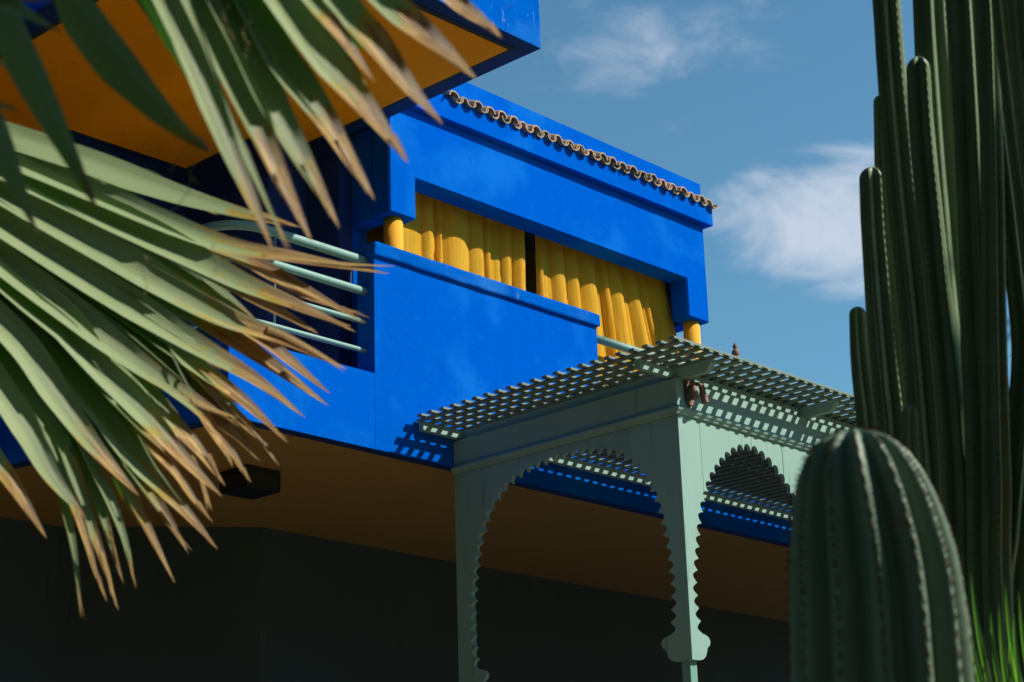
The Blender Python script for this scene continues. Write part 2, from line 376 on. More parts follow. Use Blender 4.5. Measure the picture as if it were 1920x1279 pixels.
# barrel tiles on the cornice
def half_tile(sign, r=.074, th=.016, L=.24, seg=10):
    bm = bmesh.new(); rows = []
    for (y, zz) in ((0, 0), (L, .095)):
        o = []; i_ = []
        for k in range(seg + 1):
            a = math.pi * (k / seg) * .96 + .02 * math.pi
            sc = 1.0 if y == 0 else .93
            o.append(bm.verts.new((math.cos(a) * r * sc, y, zz + sign * math.sin(a) * r * sc)))
            i_.append(bm.verts.new((math.cos(a) * (r - th) * sc, y, zz + sign * math.sin(a) * (r - th) * sc)))
        rows.append((o, i_))
    (o0, i0), (o1, i1) = rows
    for k in range(seg):
        bm.faces.new((o0[k], o0[k + 1], o1[k + 1], o1[k])); bm.faces.new((i0[k + 1], i0[k], i1[k], i1[k + 1]))
        bm.faces.new((i0[k], i0[k + 1], o0[k + 1], o0[k])); bm.faces.new((o1[k], o1[k + 1], i1[k + 1], i1[k]))
    for a, b in ((0, 0), (seg, seg)): bm.faces.new((o0[a], i0[a], i1[a], o1[a]))
    bmesh.ops.recalc_face_normals(bm, faces=bm.faces)
    me = bpy.data.meshes.new('roof_tile'); bm.to_mesh(me); bm.free()
    return me
def half_tile_mesh(sign):
    me = half_tile(sign); me.materials.append(TILE); return me
COVER, PAN = [half_tile_mesh(1)], [half_tile_mesh(-1)]
NT = 25
for i in range(NT):
    x = 13.035 + i * .1815
    if i == NT - 1: x -= .01
    for me, dx, z, j in ((COVER[0], 0, 10.335, 1), (PAN[0], .0905, 10.378, 0)):
        o = link('roof_tile', me, None, V, (x + dx + random.uniform(-.010, .010), 12.862 + random.uniform(-.022, .022) - .012 * j, z + random.uniform(-.007, .007)))
        o.rotation_euler = (random.uniform(-.06, .06), random.uniform(-.09, .09), random.uniform(-.08, .08))
# upper slab above the terrace
X0, X1, Y0, Y1, ZS = 8.40, 12.236, 10.894, 13.0, 9.90
rough_box('roof_slab', X0, X1, Y0, 15.9, ZS, 11.1, BLUEW, V, bev=.01, amp=.006, step=.12)
# soffit: blue border, a sunk dark joint, then the orange panel
pan = [(8.62, 11.05), (12.054, 11.05), (12.054, 14.03), (11.536, 14.03), (11.536, 15.40), (9.98, 15.40), (9.98, 15.68), (8.62, 15.68)]
prism('soffit_joint', pan, ZS - .012, ZS - .006, GROOVE, V)
prism('soffit_panel', inset(pan, .055), ZS - .02, ZS - .0125, ORANGE, V)
prism('soffit_border', [(X0 + .01, Y0 + .01), (X1 - .01, Y0 + .01), (X1 - .01, 15.8), (X0 + .01, 15.8)], ZS - .0055, ZS - .0015, NAVY, V)
box('room_floor', 12.46, 17.18, 13.3, 14.55, 7.152, 7.16, PALE, V)
box('terrace_floor', 10.35, 12.0, 13.25, 15.4, 7.152, 7.16, PALE, V)
# terrace walls under it
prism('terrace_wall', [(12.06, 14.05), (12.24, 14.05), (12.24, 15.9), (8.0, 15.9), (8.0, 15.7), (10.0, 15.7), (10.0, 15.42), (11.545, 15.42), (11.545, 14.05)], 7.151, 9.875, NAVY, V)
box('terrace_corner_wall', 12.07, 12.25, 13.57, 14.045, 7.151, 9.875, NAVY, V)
rough_box('upper_block', 3.5, 8.2, 15.2, 17.5, 7.2, 13.5, BLUE, V, bev=.01, step=.5)
# balcony rails
Rr = empty('balcony_railing', (11.2, 13.13, 7.15), 'mint tubular railing left of the blue parapet', 'railing')
bend = [(11.0 - .02 * 0, 13.13)]
def rail(z, r, x1, nm='rail'):
    pts = [(12.03, 13.13, z)]
    for k in range(1, 12): pts.append((12.03 - k * (12.03 - 10.75) / 11, 13.13, z))
    for k in range(1, 13):
        a = math.pi / 2 * k / 12; pts.append((10.75 - math.sin(a) * .42, 13.13 + (1 - math.cos(a)) * .42, z))
    for k in range(1, 5): pts.append((10.33 - .04 * k, 13.55 + .5 * k, z))
    bm_obj(nm, tube_bm(pts, r, 16), RAILM, Rr, smooth=True)
rail(8.335, .046, 10.3); rail(8.015, .040, 10.3); rail(7.70, .026, 10.3); rail(7.405, .025, 10.3)
for x in (10.88,):
    bm_obj('baluster', tube_bm([(x, 13.13, 7.40), (x, 13.13, 8.34)], .011, 8), RAILM, Rr, smooth=True)
R2 = empty('balcony_rail', (16.3, 13.13, 7.15), 'mint tubular rail right of the parapet in front of the yellow curtain', 'railing')
bm_obj('rail', tube_bm([(15.3, 13.13, 8.29), (16.3, 13.13, 8.29), (17.3, 13.13, 8.29)], .047, 16), RAILM, R2, smooth=True)
for x in (16.6, 17.2): bm_obj('baluster', tube_bm([(x, 13.13, 7.16), (x, 13.13, 8.27)], .02, 8), RAILM, R2, smooth=True)

# ------------------------------------------------------------ curtains
def curtain(x0, x1, seed, label, slant0=0., slant1=0.):
    bm = bmesh.new(); rn = random.Random(seed)
    folds = []; x = 0; Wd = x1 - x0
    while x < Wd + .2:
        w = rn.choice((.05, .09, .15, .22, .34)) * rn.uniform(.75, 1.25); folds.append((x, x + w, min(.075, w * .5) * rn.choice((.3, .7, 1., 1.2)))); x += w
    NX, NZ = int(Wd / .008), 46; grid = []
    for j in range(NZ + 1):
        h = j / NZ; z = 9.62 - h * 2.35; row = []
        for i in range(NX + 1):
            s = i / NX * Wd
            sw = s + .03 * noise.noise(Vector((s * 2.1, h * 1.6, seed))) + .012 * noise.noise(Vector((s * 9, h * 4, seed + 3)))
            y = 0
            for a, b, amp in folds:
                if a <= sw < b: y = amp * math.sin(math.pi * (sw - a) / (b - a)) ** .8; break
            y = y * (.75 + .35 * h) + .018 * noise.noise(Vector((s * 5, h * 2.2, seed + 9))) + .003 * noise.noise(Vector((s * 30, h * 8, seed)))
            xx = x0 + s + slant0 * h * (1 - i / NX) + slant1 * h * (i / NX)
            row.append(bm.verts.new((xx, 13.385 - y, z)))
        grid.append(row)
    for j in range(NZ):
        for i in range(NX): bm.faces.new((grid[j][i], grid[j][i + 1], grid[j + 1][i + 1], grid[j + 1][i]))
    bmesh.ops.solidify(bm, geom=bm.faces[:], thickness=.002)
    o = bm_obj('curtain', bm, CLOTH, smooth=True)
    return tag(o, label, 'curtain', 'yellow curtains behind the balcony')
curtain(12.50, 14.63, 3, 'left yellow curtain, from the left column to the dark gap', slant1=-.03)
curtain(14.80, 17.0, 8, 'right yellow curtain, from the dark gap to the right column', slant1=.62)

# ------------------------------------------------------------ ceiling lantern under the storey slab
LN = empty('ceiling_lantern', (11.6, 14.4, 6.35), 'dark square lantern fixed to the brown ceiling behind the palm tips', 'lantern')
lx0, lx1, ly0, ly1 = 11.40, 11.82, 14.15, 14.57
box('lantern_frame', lx0, lx1, ly0, ly1, 6.315, 6.381, DARKMET, LN, bev=.004)
box('lantern_base', lx0, lx1, ly0, ly1, 6.165, 6.19, DARKMET, LN, bev=.004)
for (a, b) in ((lx0, ly0), (lx1 - .02, ly0), (lx0, ly1 - .02), (lx1 - .02, ly1 - .02)): box('corner_bar', a, a + .02, b, b + .02, 6.19, 6.315, DARKMET, LN)
for (a, b, c, d) in ((lx0 + .02, lx1 - .02, ly0 + .006, ly0 + .012), (lx0 + .02, lx1 - .02, ly1 - .012, ly1 - .006), (lx0 + .006, lx0 + .012, ly0 + .02, ly1 - .02), (lx1 - .012, lx1 - .006, ly0 + .02, ly1 - .02)):
    box('pane', a, b, c, d, 6.19, 6.315, GLASSD, LN)

# ------------------------------------------------------------ the pergola
PX0, PX1, PY0, PYW = 13.056, 15.19, 10.17, 12.99
BAY = PX1 - PX0; NB = 3; PXE = PX0 + BAY * NB
P = empty('pergola', (14.1, 11.5, 1.55), 'mint green wooden pergola with scalloped horseshoe arches and lattice roof', 'pergola')
ROOFX0, ROOFX1, ROOFY0 = 12.54, PXE + .5, 9.714
# lattice roof: slats along Y below, slats along X on top
def slat_mesh(dx, dy, dz):
    bm = box_bm(-dx / 2, dx / 2, -dy / 2, dy / 2, -dz / 2, dz / 2, .003, 1)
    bmesh.ops.recalc_face_normals(bm, faces=bm.faces)
    me = bpy.data.meshes.new('slat'); bm.to_mesh(me); bm.free(); me.materials.append(SLATM); return me
LY = PYW - ROOFY0
sy = slat_mesh(.058, LY, .021); n = int((ROOFX1 - ROOFX0) / .1418)
for i in range(n + 1):
    x = ROOFX0 + .031 + i * .1418
    o = link('slat', sy, None, P, (x + random.uniform(-.002, .002), ROOFY0 + LY / 2 - random.uniform(0, .012), 6.7715 + random.uniform(-.001, .001)))
    o.rotation_euler.z = random.uniform(-.0022, .0022)
sx = slat_mesh(ROOFX1 - ROOFX0 + .05, .064, .025)
for i in range(22):
    y = ROOFY0 + .035 + i * .1492
    o = link('slat', sx, None, P, ((ROOFX0 + ROOFX1) / 2 - .03 + random.uniform(-.008, .008), y + random.uniform(-.003, .003), 6.796 + random.uniform(-.001, .002)))
    o.rotation_euler.z = random.uniform(-.0014, .0014)
# a closer deck over the bays: boards laid over the gaps
cb = slat_mesh(ROOFX1 - PX0 - .1, .104, .018)
for i in range(3, 20):
    y = ROOFY0 + .035 + (i + .5) * .1492
    link('cover_board', cb, None, P, ((ROOFX1 + PX0 + .1) / 2, y + random.uniform(-.004, .004), 6.820 + random.uniform(0, .002)))
# beams under the lattice (front one runs on to both roof edges, cross beams run forward as brackets)
BZ0, BZ1 = 6.615, 6.759
box('beam', PX0 + .062, ROOFX1 - .04, PY0 + .065, PY0 + .135, BZ0, BZ1, MINT, P, bev=.003)
box('beam', ROOFX0 + .10, PX0 + .060, PY0 + .068, PY0 + .132, 6.672, BZ1, MINT, P, bev=.003)
box('beam', ROOFX0 + .04, ROOFX1 - .04, PYW - .07, PYW - .002, 6.672, BZ1, MINT, P, bev=.003)
for k in range(NB + 1):
    xb = PX0 + BAY * k + (.065 if k == 0 else -.145)
    zb = 6.652                                                      # bracket with a raked end
    br = bmesh.new(); pf = [(PY0 + .063, zb), (PY0 + .063, BZ1), (ROOFY0 + .10, BZ1), (ROOFY0 + .10, BZ1 - .03), (ROOFY0 + .17, zb)]
    fa = [[br.verts.new((x_, y_, z_)) for y_, z_ in pf] for x_ in (xb, xb + .07)]
    br.faces.new(fa[0]); br.faces.new(fa[1][::-1])
    for q in range(5): br.faces.new((fa[0][q], fa[0][(q + 1) % 5], fa[1][(q + 1) % 5], fa[1][q]))
    bm_obj('bracket', br, MINT, P)
    if k == 0: box('beam', xb, xb + .07, PY0 + .137, PYW - .072, BZ0, BZ1, MINT, P, bev=.003)
# frieze boards and moulding round the bays
FZ0, FZ1 = 6.35, 6.650
box('frieze', PX0 + .0, PXE, PY0, PY0 + .06, FZ0, FZ1, MINT, P, bev=.003)
box('frieze', PX0 + .0, PX0 + .06, PY0 + .061, PYW - .002, FZ0, FZ1, MINT, P, bev=.003)
def moulding(along, a0, a1, c, sgn):
    prof = [(0, 6.312), (.012, 6.312), (.020, 6.322), (.022, 6.334), (.034, 6.342), (.042, 6.358), (.040, 6.374), (.028, 6.384), (0, 6.386)]
    bm = bmesh.new(); r = []
    for a in (a0, a1):
        r.append([bm.verts.new((a, c - o, z) if along == 'x' else (c - o, a, z)) for o, z in prof])
    for i in range(len(prof) - 1): bm.faces.new((r[0][i], r[0][i + 1], r[1][i + 1], r[1][i]))
    bm.faces.new(r[0]); bm.faces.new(r[1])
    bm_obj('moulding', bm, MINT, P)
moulding('x', PX0 - .04, PXE, PY0 - .001, 1); moulding('y', PY0 - .0, PYW, PX0 - .001, 1)
# scalloped arch boards
def arch_outline(u0, u1, path, apex_i):
    """curve from the left foot over the apex to the right foot, with scallops cut into the board"""
    pts = catmull([(a, b, 0) for a, b in path], 24)
    L = [0]
    for i in range(1, len(pts)): L.append(L[-1] + (pts[i] - pts[i - 1]).length)
    n = 2 * round(L[-1] / .111 / 2) ; pitch = L[-1] / n; out = []; j = 0
    N = n * 10
    for s in range(N + 1):
        d = L[-1] * s / N
        while j < len(L) - 2 and L[j + 1] < d: j += 1
        t = (d - L[j]) / max(L[j + 1] - L[j], 1e-9); p = pts[j].lerp(pts[j + 1], t)
        tg = (pts[j + 1] - pts[j]).normalized(); nn = Vector((-tg.y, tg.x, 0))        # outward, into the board
        ph = (s % 10) / 10; k = (p.y - 4.6) / 1.6; k = max(0, min(1, k))
        a = math.sin(math.pi * ph); f = (a ** .6) * k + (a ** 1.25) * (1 - k)
        out.append((p.x + nn.x * .06 * f, p.y + nn.y * .06 * f))
    return out
def arch_boards(name, u0, u1, zt, curve, to3, thick, seams):
    """one object per upright board; curve runs from the left foot to the right foot"""
    c0, c1 = curve[0], curve[-1]
    foot = [(.0, .0), (.035, -.004), (.08, -.022), (.102, -.055), (.092, -.09), (.055, -.118), (.045, -.155), (.025, -.195), (-.02, -.225), (-.075, -.235)]
    poly = [(u0, zt)]
    poly += [(u0, c0[1] - .235)]
    poly += [(c0[0] + dx, c0[1] + dz) for dx, dz in foot[::-1]]
    poly += curve[1:-1]
    poly += [(c1[0] - dx, c1[1] + dz) for dx, dz in foot]
    poly += [(u1, c1[1] - .235), (u1, zt)]
    edges = [u0 - .1] + list(seams) + [u1 + .1]
    tris = tessellate_polygon([[Vector((a, b, 0)) for a, b in poly]])
    for a, b in zip(edges, edges[1:]):
        bm = bmesh.new(); vs = [bm.verts.new((p[0], p[1], 0)) for p in poly]
        for t in tris:
            try: bm.faces.new([vs[i] for i in t])
            except ValueError: pass
        for co, no in (((a + .0025, 0, 0), (-1, 0, 0)), ((b - .0025, 0, 0), (1, 0, 0))):
            bmesh.ops.bisect_plane(bm, geom=bm.verts[:] + bm.edges[:] + bm.faces[:], plane_co=co, plane_no=no, clear_outer=True)
        if not bm.faces: bm.free(); continue
        left = set(bm.faces)
        while left:                                              # a board cut in two by the arch is two boards
            st = [left.pop()]; isl = list(st)
            while st:
                for e in st.pop().edges:
                    for g in e.link_faces:
                        if g in left: left.discard(g); st.append(g); isl.append(g)
            b2 = bmesh.new(); mp_ = {}
            for f in isl:
                for v in f.verts:
                    if v not in mp_: mp_[v] = b2.verts.new(v.co)
                b2.faces.new([mp_[v] for v in f.verts])
            ex = bmesh.ops.extrude_face_region(b2, geom=b2.faces[:])
            for v in ex['geom']:
                if isinstance(v, bmesh.types.BMVert): v.co.z = thick
            off = random.uniform(-.0015, .0015)
            for v in b2.verts: v.co = to3(v.co.x, v.co.y, v.co.z + off)
            bm_obj('board', b2, MINT, P)
        bm.free()
half = [(.167, 4.37), (.137, 4.60), (.135, 4.83), (.185, 5.07), (.235, 5.30), (.285, 5.47), (.355, 5.62), (.43, 5.76), (.535, 5.88), (.665, 6.00), (.86, 6.115)]
path = [(PX0 + a, b) for a, b in half] + [((PX0 + PX1) / 2, 6.16)] + [(PX1 - a, b) for a, b in half[::-1]]
cf = arch_outline(PX0, PX1, path, 0)
for k in range(NB):
    o = BAY * k
    cc = [(a + o, b) for a, b in cf]
    arch_boards('board', PX0 + o + .001, PX1 + o - .001, 6.349, cc, lambda u, z, t: Vector((u, PY0 + .003 + t, z)), .04,
                [PX0 + o + s for s in (.31, .93, 1.08, 1.56, 1.9)])
W2 = PYW - PY0
halfs = [(.235, 4.37), (.205, 4.60), (.20, 4.83), (.225, 5.10), (.27, 5.36), (.335, 5.60), (.43, 5.78), (.545, 5.93), (.72, 6.06), (.93, 6.14), (1.18, 6.175)]
paths = [(PY0 + a, b) for a, b in halfs] + [((PY0 + PYW) / 2, 6.185)] + [(PYW - .03 - a, b) for a, b in halfs[::-1]]
cs = arch_outline(PY0, PYW, paths, 0)
# seen from outside the left side runs from the wall to the corner
arch_boards('board', PY0 + .045, PYW - .002, 6.349, cs, lambda u, z, t: Vector((PX0 + .003 + t, u, z)), .04,
            [PY0 + s for s in (.58, 1.05, 1.45, 1.95, 2.45)])
# posts
for k in range(NB + 1):
    x = PX0 + BAY * k + (.022 if k == 0 else -.05)
    box('post', x, x + .095, PY0 + .046, PY0 + .14, 1.55, 6.33, POSTM, P, bev=.006)
    box('post_base', x - .02, x + .115, PY0 + .026, PY0 + .16, 1.55, 1.75, POSTM, P, bev=.006)
box('post', PX0 + .046, PX0 + .14, PYW - .12, PYW - .02, 1.55, 6.33, POSTM, P, bev=.006)
# ornamental finial over the middle of the first bay
fc = (14.12, PY0 + .10, 6.82)
bm_obj('finial', lathe_bm([(.07, 0), (.07, .02), (.03, .04), (.026, .20), (.05, .225), (.052, .25), (.03, .262), (.02, .27), (.032, .287), (.037, .31), (.032, .333), (.018, .347), (.014, .352), (.023, .367), (.024, .38), (.015, .395), (.006, .415)], fc, 20), TERRA, P, smooth=True)

# twin spot lamp on the frieze corner
S = empty('spot_lamp', (13.27, 10.15, 6.52), 'small brown copper spot lamp on the pergola corner frieze', 'lamp')
pb = bmesh.new(); n = 14
pl = [(-.0, .13), (.06, .13)]
pts = [(13.17, 6.67), (13.285, 6.67)] + [(13.2275 + .0575 * math.cos(a), 6.50 - .09 * math.sin(a)) for a in [math.pi * i / n for i in range(n + 1)]]
vs = [pb.verts.new((x, PY0 - .002, z)) for x, z in pts]; f = pb.faces.new(vs); ex = bmesh.ops.extrude_face_region(pb, geom=[f])
for v in ex['geom']:
    if isinstance(v, bmesh.types.BMVert): v.co.y -= .018
bm_obj('back_plate', pb, COPPER, S)
bm_obj('arm', tube_bm([(13.225, PY0 - .02, 6.60), (13.225, PY0 - .07, 6.615), (13.24, PY0 - .12, 6.60), (13.245, PY0 - .135, 6.56)], .016, 10), COPPER, S, smooth=True)
def can(c, d, r, L, name):
    c = Vector(c); d = Vector(d).normalized()
    bm = tube_bm([c, c + d * .012, c + d * .013, c + d * L * .55, c + d * (L * .55 + .003), c + d * (L * .7), c + d * (L * .7 + .003), c + d * L], [r * .6, r * .8, r * .8, r * .8, r * 1.12, r * 1.12, r, r], 20)
    o = bm_obj(name, bm, COPPER, S, smooth=False); return o
can((13.20, PY0 - .07, 6.63), (0, -.1, -1), .036, .17, 'lamp_head')
can((13.262, PY0 - .12, 6.60), (.08, -.15, -1), .034, .18, 'lamp_head')
bm_obj('conduit', tube_bm([(13.205, PY0 - .03, 6.66), (13.16, PY0 - .03, 6.68), (13.15, PY0 - .02, 6.60), (13.16, PY0 - .02, 6.45), (13.21, PY0 - .02, 6.40)], .005, 8), DARKMET, S, smooth=True)

# ------------------------------------------------------------ fan palm
FP = empty('fan_palm', tuple(at(-900, 1900, 4.2).xy) + (0,), 'fan palm with split leaves and dry brown tips in the left foreground', 'palm')
PSI = math.radians(33)
LEAN = (RT * .755 + UP * .655).normalized()                     # the fans are turned up towards the sun
NF = (-FW * math.cos(PSI) + LEAN * math.sin(PSI)).normalized()
def on_fan(x, y, ref, off=0.0):
    """where the view through (x, y) meets a fan whose plane passes through ref"""
    o = ref + NF * off; d = ray(x, y); return CAM + d * ((o - CAM).dot(NF) / d.dot(NF))
REF_LOW = at(330, 640, 4.8); REF_UP = at(520, 120, 3.0)
HUB_LOW, HUB_UP = (-420, 170), (190, -520)
def leaflet(parent, ref, hub, path, w, a=.5, dry=.8, off=0., mode='v', phi=26, prefix=True, wob=1.0, seed=None):
    rn = random.Random(seed if seed is not None else hash(tuple(path[0])) % 9999 + int(path[-1][0]))
    pp = [Vector((x, y, 0)) for x, y in path]
    vis = catmull(pp, 12)
    if prefix:
        h = Vector((hub[0], hub[1], 0)); first = vis[0]
        pre = [h.lerp(first, k / 8) for k in range(8)]
    else: pre = []
    allp = pre + vis; np_ = len(pre); N = len(allp) - 1
    ln = [0]
    for i in range(1, len(allp)): ln.append(ln[-1] + (allp[i] - allp[i - 1]).length)
    vl = ln[-1] - ln[np_]
    me = bpy.data.meshes.new('leaflet'); V_, F_, UVs, DR = [], [], [], []
    ph = math.radians(phi)
    sd = rn.uniform(0, 50)
    for i, p in enumerate(allp):
        t = (ln[i] - ln[np_]) / vl                               # 0 at the path start, 1 at the tip
        tt = ln[i] / ln[-1]
        if prefix: grow = min(1, .25 + .75 * tt / .35)
        else: grow = min(1, .15 + t / .25)
        tail = max(0.0, (1 - t) / .52); tap = 1 if tail > 1 else tail ** .82
        ww = w * .80 * grow * tap * (1 + .07 * wob * noise.noise(Vector((t * 5, sd, 0))))
        wq = p + Vector((noise.noise(Vector((t * 3, sd, 1))), noise.noise(Vector((t * 3, sd, 5))), 0)) * 5 * wob
        q0 = allp[max(i - 1, 0)]; q1 = allp[min(i + 1, N)]
        tg = (q1 - q0).normalized()
        # image-plane perpendicular pointing to the lower left of the leaflet
        s = Vector((-tg.y, tg.x, 0))
        if s.x * -.755 + s.y * .655 < 0: s = -s
        tw = .22 * wob * noise.noise(Vector((t * 2.2, sd, 9))) * max(0, t)          # slow twist towards the tip
        aa = min(.9, max(.1, a + tw * .5))
        c = on_fan(wq.x, wq.y, ref, off)
        eA = on_fan(wq.x + s.x * ww * aa, wq.y + s.y * ww * aa, ref, off)
        eB = on_fan(wq.x - s.x * ww * (1 - aa), wq.y - s.y * ww * (1 - aa), ref, off)
        lift = math.tan(ph) * (1 - .5 * max(0, t) ** 3)
        if mode == 's':  # unseen leaflet turned broadside to block the sun
            hw = ww / FPX * (c - CAM).dot(FW)
            eA = c + FW * hw * 1.6; eB = c - FW * hw * 1.6; hA = hB = 0
        elif mode == 'v': hA, hB = (eA - c).length * lift * 1.35, (eB - c).length * lift
        else: hA, hB = -(eA - c).length * 1.15, (eB - c).length * .25
        mA = c.lerp(eA, .5) + NF * hA * .42; mB = c.lerp(eB, .5) + NF * hB * .42
        eA = eA + NF * hA; eB = eB + NF * hB
        for v, co in ((1, eA), (.5, mA), (0, c), (-.5, mB), (-1, eB)):
            V_.append(co); UVs.append((t, v)); DR.append(t - dry + (.05 if t > .9 else 0))
    for i in range(N):
        for k in range(4): F_.append((i * 5 + k, i * 5 + k + 1, i * 5 + k + 6, i * 5 + k + 5))
    if w > 18:                                                   # split, frayed tips
        for q in range(rn.choice((0, 1, 1, 2))):
            i0 = int(np_ + (N - np_) * rn.uniform(.62, .86)); sd_ = rn.choice((-1, 1)); ang = rn.uniform(.02, .11) * sd_
            src = [V_[i * 5 + (1 if sd_ > 0 else 3)] for i in range(i0, N + 1)]
            if len(src) < 3: continue
            b = src[0]; axis = NF; cut = rn.uniform(.7, 1.12); base_ = len(V_); wd = w * .10 / FPX * (b - CAM).dot(FW)
            for j, p in enumerate(src):
                f = j / (len(src) - 1); pr = b + (Matrix.Rotation(ang * f, 4, axis) @ (p - b)) * cut + NF * .004
                if j < len(src) - 1: tg3 = (src[j + 1] - p).normalized()
                s3 = tg3.cross(NF).normalized() * wd * (1 - f) ** .7
                for kk, off_ in ((.6, s3), (-.6, -s3)): V_.append(pr + off_); UVs.append((.9, kk)); DR.append(DR[i0 * 5] + f * .4 + .04)
            for j in range(len(src) - 1): F_.append((base_ + j * 2, base_ + j * 2 + 1, base_ + j * 2 + 3, base_ + j * 2 + 2))
    me.from_pydata(V_, [], F_); me.update(); me.shade_smooth()
    uvl = me.uv_layers.new(name='leaf')
    for lp in me.loops: uvl.data[lp.index].uv = UVs[lp.vertex_index]
    at_ = me.attributes.new('dryness', 'FLOAT', 'POINT')
    for i, d in enumerate(DR): at_.data[i].value = d
    me.materials.append(LEAF)
    o = bpy.data.objects.new('leaflet', me); COL.objects.link(o); o.parent = parent
    return o
def frond(hub, ref, label):
    c = on_fan(hub[0], hub[1], ref)
    base = Vector(FP.location) + Vector((0, 0, 3.3))
    mid = c.lerp(base, .5) + Vector((0, 0, .35))
    pts = catmull([base, mid, c + (mid - c) * .15, c], 6)
    bm = tube_bm(pts, [.03 - .016 * i / (len(pts) - 1) for i in range(len(pts))], 8)
    o = bm_obj('frond', bm, YUCCA, FP, smooth=True); o['label'] = label
    return o
TR = Vector(FP.location)
bm_obj('trunk', tube_bm([TR + Vector((0, 0, z)) + Vector((.05 * math.sin(z), 0, 0)) for z in (0, .4, .8, 1.2, 1.6, 2.0, 2.4, 2.8, 3.2, 3.5)], [.3, .25, .22, .21, .2, .2, .19, .19, .17, .08], 20), BARK, FP, smooth=True)
FU = frond(HUB_UP, REF_UP, 'upper fan leaf hanging across the orange soffit')
FL = frond(HUB_LOW, REF_LOW, 'lower fan leaf spreading over the railing and ceiling')
def U(path, w, **k): return leaflet(FU, REF_UP, HUB_UP, path, w, **k)
def Lf(path, w, **k): return leaflet(FL, REF_LOW, HUB_LOW, path, w, **k)
# upper fan, left to right
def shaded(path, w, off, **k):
    """a leaflet plus unseen extra ones, added towards the sun only to shade it"""
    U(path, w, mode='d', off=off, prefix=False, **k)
    for q in (.62, .74):  # out-of-view copies shifted sunwards, added only to cast shade
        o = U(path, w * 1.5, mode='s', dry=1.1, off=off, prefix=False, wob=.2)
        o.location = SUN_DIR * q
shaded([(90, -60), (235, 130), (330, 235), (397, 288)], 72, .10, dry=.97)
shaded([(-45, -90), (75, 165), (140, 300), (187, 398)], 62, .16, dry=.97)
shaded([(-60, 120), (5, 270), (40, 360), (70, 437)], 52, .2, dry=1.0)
U([(-60, -18), (30, 18), (119, 62)], 34, a=.5, dry=.93, off=.22, prefix=False, phi=16)
U([(-60, -14), (40, -2), (103, 5)], 16, a=.7, dry=.2, off=.22, prefix=False)
U([(-70, 60), (-25, 95), (14, 133)], 26, a=.7, dry=1.1, off=.1, prefix=False)
U([(-70, 150), (-10, 190), (36, 212)], 22, a=.6, dry=.8, off=.1, prefix=False)
U([(275, -60), (360, 120), (440, 310), (514, 476)], 64, a=.52, dry=.80, off=.03)
U([(330, -60), (405, 150), (480, 330), (543, 479)], 28, a=.75, dry=.95, off=.0)
U([(335, -60), (415, 130), (505, 310), (586, 458)], 68, a=.28, dry=.66, off=-.02)
U([(375, -60), (455, 105), (550, 280), (636, 429)], 74, a=.42, dry=.88, off=-.02)
U([(425, -60), (520, 110), (620, 250), (703, 376)], 78, a=.5, dry=.68, off=-.02)
U([(475, -60), (585, 90), (690, 212), (766, 308)], 84, a=.52, dry=.66, off=-.02)
U([(540, -60), (622, 48), (672, 110), (706, 155)], 46, a=.66, dry=.45, off=.03)
U([(575, -60), (660, 50), (755, 155), (831, 234)], 64, a=.36, dry=.45, off=-.03)
U([(640, -60), (730, 25), (820, 92), (894, 149)], 66, a=.40, dry=.42, off=-.03)
U([(760, -60), (840, -5), (900, 42), (941, 72)], 50, a=.5, dry=.3, off=-.03)
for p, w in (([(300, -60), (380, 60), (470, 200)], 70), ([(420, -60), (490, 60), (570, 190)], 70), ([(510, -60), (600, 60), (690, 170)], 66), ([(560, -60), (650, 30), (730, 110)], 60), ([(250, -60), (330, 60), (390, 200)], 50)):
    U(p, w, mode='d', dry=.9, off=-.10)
# lower fan, top to bottom
Lf([(-60, 222), (160, 292), (380, 372), (566, 426)], 66, a=.72, dry=.86, off=.0, phi=12)
Lf([(-60, 262), (170, 355), (400, 452), (560, 482), (731, 513)], 60, a=.66, dry=.70, off=.0)
Lf([(60, 300), (330, 430), (520, 515), (688, 607)], 58, a=.62, dry=.60, off=-.03)
Lf([(200, 350), (420, 470), (560, 545), (696, 596)], 34, a=.6, dry=.55, off=-.05)
Lf([(-60, 285), (170, 393), (420, 520), (560, 575), (669, 623)], 76, a=.48, dry=.78, off=.0)
Lf([(300, 470), (450, 548), (598, 626)], 40, a=.4, dry=.35, off=-.06)
Lf([(-60, 325), (150, 448), (380, 580), (530, 637), (652, 693)], 78, a=.50, dry=.72, off=.0)
Lf([(220, 480), (420, 590), (620, 739)], 50, a=.45, dry=.55, off=-.05)
Lf([(200, 500), (430, 640), (618, 762)], 52, a=.35, dry=.5, off=-.07)
Lf([(-60, 375), (140, 512), (330, 628), (470, 706), (572, 785)], 78, a=.55, dry=.78, off=.0)
Lf([(250, 600), (410, 715), (543, 830)], 44, a=.6, dry=.5, off=-.05)
Lf([(-60, 440), (110, 570), (270, 690), (360, 745), (441, 790)], 78, a=.56, dry=.84, off=.0)
Lf([(320, 640), (405, 745), (484, 823)], 26, a=.6, dry=.3, off=-.04)
Lf([(300, 640), (380, 735), (450, 800)], 34, a=.5, dry=.62, off=-.06)
Lf([(340, 720), (425, 800), (490, 866)], 40, a=.4, dry=.1, off=-.08)
Lf([(430, 760), (485, 820), (525, 872)], 18, a=.5, dry=.1, off=-.07)
Lf([(330, 700), (395, 800), (435, 878)], 36, a=.4, dry=.35, off=-.06)
Lf([(360, 760), (420, 825), (471, 903)], 26, a=.7, dry=.1, off=-.03)
Lf([(120, 620), (240, 745), (340, 850), (418, 933)], 62, a=.6, dry=.62, off=.0)
Lf([(-60, 470), (70, 590), (200, 740), (310, 850)], 84, a=.22, dry=.97, off=-.02)
Lf([(200, 650), (320, 775), (380, 845), (423, 913)], 56, a=.75, dry=.55, off=-.03)
